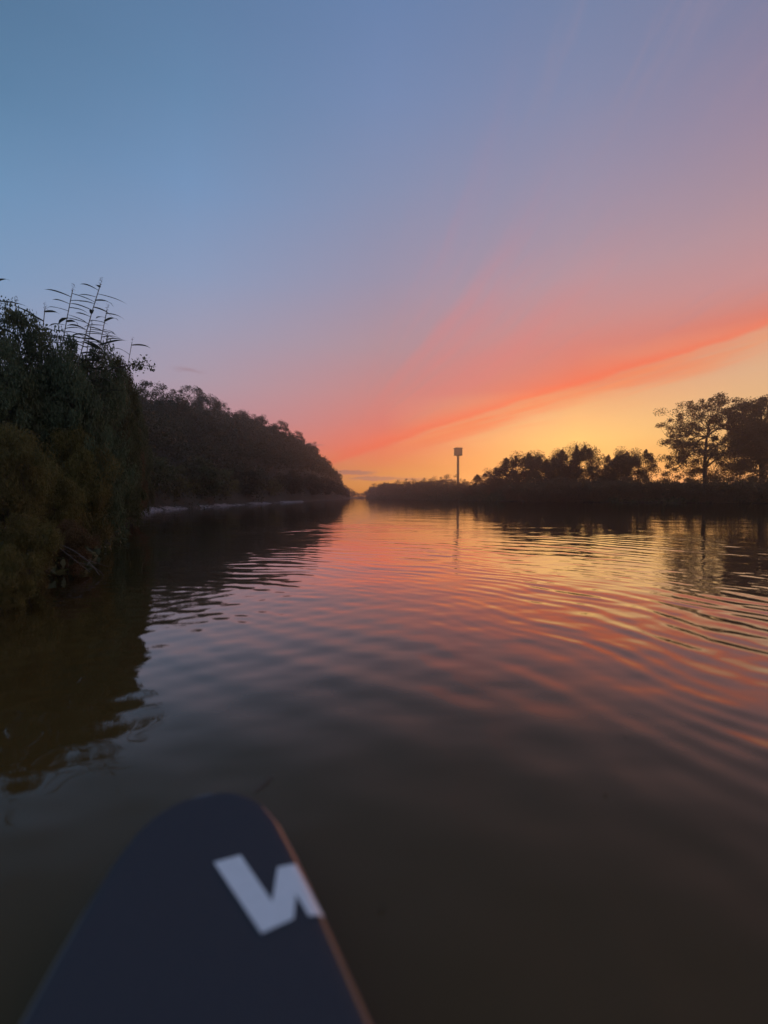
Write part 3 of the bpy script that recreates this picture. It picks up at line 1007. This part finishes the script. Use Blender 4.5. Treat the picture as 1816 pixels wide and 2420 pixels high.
# jutting leafy twig at the outer edge
rg = np.random.default_rng(77)
x, y = sight(262, 12)
tw = thing('leafy_twig', 'leafy twig jutting from the near bushes over the hill edge', 'twig', (x, y, height_for(800, 12)))
path = bend((-.4, 0, -.1), (.75, .1, .12), rg, .06, 7)
v, f = tube(path, np.linspace(.02, .006, 7), 6)
parts = [(v, f)]
lp = []
for s in range(2, 7):
    for k in range(2):
        e = path[s] + rg.normal(size=3) * [.12, .12, .14] + [.1, 0, .04]
        parts.append(tube(bend(path[s], e, rg, .1, 4), np.linspace(.006, .002, 4), 5))
        lp.append(e + rg.normal(size=(26, 3)) * .065)
obj('stem', mesh('twig_stem', *join(parts), M_bark, smooth=True), tw)
obj('foliage', mesh('twig_foliage', *leaves(np.concatenate(lp), .08, .05, rg), M_leaf), tw)

# bare dead branches hanging to the water
for k, (dxp, dyp, D, ex, ez, lab) in enumerate([
    (125, 1170, 6.2, .75, -.42, 'pale bare branch hanging towards the water below the willow'),
    (82, 1185, 5.6, .5, -.28, 'short pale bare branch left of the longer one'),
    (150, 1205, 6.0, .7, -.22, 'lowest bare branch, brown, almost touching the water'),
]):
    x, y = sight(dxp, D)
    z = height_for(dyp, D)
    o = thing('bare_branch', lab, 'branch', (x - .2, y, z), 0, 1, 'bare branches on the near bank')
    rg = np.random.default_rng(100 + k)
    path = bend((-.55, .35, .25), (ex, -.15, ez), rg, .07, 8)
    obj('stem', mesh('branch_stem', *tube(path, np.linspace(.009, .003, 8), 6), M_twig, smooth=True), o)
    for s in (3, 4, 5, 6):
        e = path[s] + np.array([rg.uniform(.1, .25), rg.uniform(-.1, .1), rg.uniform(-.15, .08)])
        obj('twig', mesh('side_twig', *tube(bend(path[s], e, rg, .1, 4), np.linspace(.005, .002, 4), 5), M_twig, smooth=True), o)

# ------------------------------------------------------------------ paddle board
HDG = R(19.5)
fw = np.array([-math.sin(HDG), math.cos(HDG)])
rt = np.array([math.cos(HDG), math.sin(HDG)])
NOSE = np.array([-.6111, 1.3483]) + .03 * rt
HW_S = [0, .006, .02, .05, .09, .17, .29, .39, .5, .6, .75, 1.0, 1.5, 2.2, 2.7, 3.0, 3.12, 3.15]
HW_W = [.02, .07, .118, .162, .196, .232, .263, .284, .303, .322, .350, .375, .39, .365, .30, .22, .12, .03]
DECK = .12


def hw(s): return float(np.interp(s, HW_S, HW_W))


def top_point(s, u, lift=0.0):
    """Board-local point on the upper skin: s back from the nose, u = share of the half width."""
    w = hw(s)
    rr_ = min(.045, w * .5)
    a = abs(u) * w
    edge0 = w - rr_
    if a <= edge0:
        z, nx, nz = 0.0, 0.0, 1.0
    else:
        k = min(1.0, (a - edge0) / rr_)
        z = -(1 - math.sqrt(max(0, 1 - k * k))) * .055
        nx, nz = k, math.sqrt(max(0, 1 - k * k)) + .05
    ln = math.hypot(nx, nz)
    rock = .02 * max(0, .35 - s) ** 2 / .1225
    sg = 1 if u >= 0 else -1
    return (sg * (a + nx / ln * lift), -s, z + rock + nz / ln * lift)


M_hull = mottle(material('board_shell', (0.06, 0.056, 0.056), 0.3), (0.055, 0.052, 0.052), (0.07, 0.064, 0.06), 9, .02)
M_hull.node_tree.nodes['Principled BSDF'].inputs['Coat Weight'].default_value = 1.0
M_hull.node_tree.nodes['Principled BSDF'].inputs['Coat Roughness'].default_value = .2
M_deck = mottle(material('board_deck', (0.032, 0.035, 0.043), 0.75), (0.033, 0.036, 0.041), (0.041, 0.043, 0.047), 160, .25)
M_mark = mottle(material('white_print', (0.75, 0.78, 0.8), 0.4), (0.86, 0.86, 0.80), (0.9, 0.9, 0.84), 30)

board = thing('paddle_board', 'dark navy paddle board nose with a white zigzag letter mark on its deck', 'paddle board', (NOSE[0], NOSE[1], DECK), HDG)
ss_ = np.concatenate([[0, .003, .006, .012, .02, .03, .04, .05], np.linspace(.07, .9, 40), np.linspace(.95, 2.9, 30), [3.0, 3.06, 3.1, 3.13, 3.15]])
us = np.concatenate([np.linspace(0, .7, 6), 1 - np.linspace(.27, 0, 14) ** 1.0])
ring = []
for s in ss_:
    w = hw(s)
    half = [top_point(s, u) for u in us]
    rock = half[0][2]
    bot = [(w * math.cos(q), -s, rock - .055 - .055 * math.sin(q) ** 1.2) if q > 1e-6 else None for q in np.linspace(0, math.pi / 2, 8)[1:]]
    r_half = half + bot
    l_half = [(-x, y, z) for x, y, z in r_half[1:-1]][::-1]
    ring.append(r_half + l_half)
ring = np.array(ring)
nS, nU = ring.shape[:2]
i, j = np.meshgrid(np.arange(nS - 1), np.arange(nU), indexing='ij')
j2 = (j + 1) % nU
hf = np.stack([i * nU + j, (i + 1) * nU + j, (i + 1) * nU + j2, i * nU + j2], -1).reshape(-1, 4)
hv = ring.reshape(-1, 3)
hv = np.concatenate([hv, [ring[0].mean(0), ring[-1].mean(0)]])
jn = np.arange(nU)
cap0 = np.stack([np.full(nU, len(hv) - 2), jn, (jn + 1) % nU], 1)
cap1 = np.stack([np.full(nU, len(hv) - 1), (nS - 1) * nU + (jn + 1) % nU, (nS - 1) * nU + jn], 1)
obj('hull', mesh('board_hull', hv, [hf, cap0, cap1], M_hull, smooth=True), board)
# soft deck pad
us2 = np.linspace(-1, 1, 41)
rows = []
sd = np.concatenate([np.linspace(.012, .1, 14), np.linspace(.12, .9, 40), np.linspace(.95, 2.95, 30)])
for s in sd:
    w = hw(s)
    k = max(.3, (w - .028) / w)
    rows.append([top_point(s, u * k, .0035) for u in us2])
dv = np.array(rows)
i, j = np.meshgrid(np.arange(len(sd) - 1), np.arange(len(us2) - 1), indexing='ij')
n2_ = len(us2)
df = np.stack([i * n2_ + j, (i + 1) * n2_ + j, (i + 1) * n2_ + j + 1, i * n2_ + j + 1], -1).reshape(-1, 4)
obj('deck_pad', mesh('deck_pad', dv.reshape(-1, 3), df, M_deck, smooth=True), board)
# white zigzag mark, wrapping over the rail
pt = dict(A=(.272, .070), B=(.271, .138), C=(.438, .207), D=(.343, .229), E=(.347, .274), F=(.507, .316), G=(.504, .285), H=(.438, .264), I=(.498, .250), J=(.508, .178))
pv, pf, o0 = [], [], 0
for quad in ('ABCJ', 'CDEH', 'JCHI', 'EFGH'):
    q = [np.array(pt[c]) - [0, .03] for c in quad]
    n = 12
    for a in range(n + 1):
        for b_ in range(n + 1):
            u, v = a / n, b_ / n
            P = q[0] * (1 - u) * (1 - v) + q[1] * u * (1 - v) + q[2] * u * v + q[3] * (1 - u) * v
            w = hw(P[0])
            pv.append(top_point(P[0], min(P[1], w * .999) / w, .0062))
    for a in range(n):
        for b_ in range(n):
            i0 = o0 + a * (n + 1) + b_
            pf.append((i0, i0 + n + 1, i0 + n + 2, i0 + 1))
    o0 += (n + 1) ** 2
obj('letter_mark', mesh('letter_mark', np.array(pv), np.array(pf), M_mark, smooth=True), board)
# carrying handle and fin, behind the camera
hp = np.array([(-.09, -1.58, .004), (-.075, -1.58, .03), (0, -1.58, .04), (.075, -1.58, .03), (.09, -1.58, .004)])
obj('carry_handle', mesh('carry_handle', *tube(hp, .012, 8), M_deck, smooth=True), board)
obj('fin', box(0, -2.85, -.18, .012, .16, .2, .005), board).data.materials.append(M_hull)

# ------------------------------------------------------------------ bits afloat
rg = np.random.default_rng(55)
fl = thing('floating_straw', 'thin straw of dead reed floating just off the board nose', 'straw', (-.46, 1.61, .004), R(62))
obj('stalk', mesh('straw_stalk', *tube(bend((-.05, 0, 0), (.05, 0, .001), rg, .05, 6), .0016, 6), M_twig, smooth=True), fl)
obj('stalk', mesh('straw_stalk', *tube(bend((-.03, .004, .002), (.045, .012, .002), rg, .05, 6), .0012, 6), M_twig, smooth=True), fl)
n = 7
tt = np.linspace(0, 1, n)
ww = .011 * np.sin(np.pi * tt) ** .8
lf = .35 * np.concatenate([np.stack([.05 * tt, -ww, .002 + .002 * tt], 1), np.stack([.05 * tt, ww, .002 + .003 * tt], 1)])
lff = np.stack([np.arange(n - 1), np.arange(1, n), n + np.arange(1, n), n + np.arange(n - 1)], 1)
lm = mesh('floating_leaf', lf, lff, M_rust)
for (dxp, dyp, lab) in [(820, 2000, 'tiny pale leaf floating alone beside the board mark'), (1362, 1605, 'small dark leaf on the rippled water far out from the board'),
                        (1318, 1730, 'dark floating leaf nearer the board than the other on the ripples')]:
    D = 1.1 / ((dyp - 1075) / 2212 * 2 * math.tan(R(50)))
    x, y = sight(dxp, D)
    o = obj('floating_leaf', lm, label=lab, category='leaf', group='leaves afloat on the river')
    o.location = (x, y, .003)
    o.rotation_euler = (0, 0, rng.uniform(0, 6.28))

# ------------------------------------------------------------------ evening haze over the river
HAZE = 0.0012
if HAZE:
    bm_ = box(0, 90, 23, 1680, 1880, 54)
    M_haze = bpy.data.materials.new('haze')
    M_haze.use_nodes = True
    t = M_haze.node_tree
    t.nodes.clear()
    o_ = t.nodes.new('ShaderNodeOutputMaterial')
    vo = t.nodes.new('ShaderNodeVolumePrincipled')
    vo.inputs['Color'].default_value = (1.0, 0.9, 0.76, 1)
    vo.inputs['Density'].default_value = HAZE
    vo.inputs['Anisotropy'].default_value = 0.76
    t.links.new(vo.outputs[0], o_.inputs['Volume'])
    bm_.materials.append(M_haze)
    hz_ = obj('haze', bm_, kind='stuff', label='thin warm evening haze over the river valley')
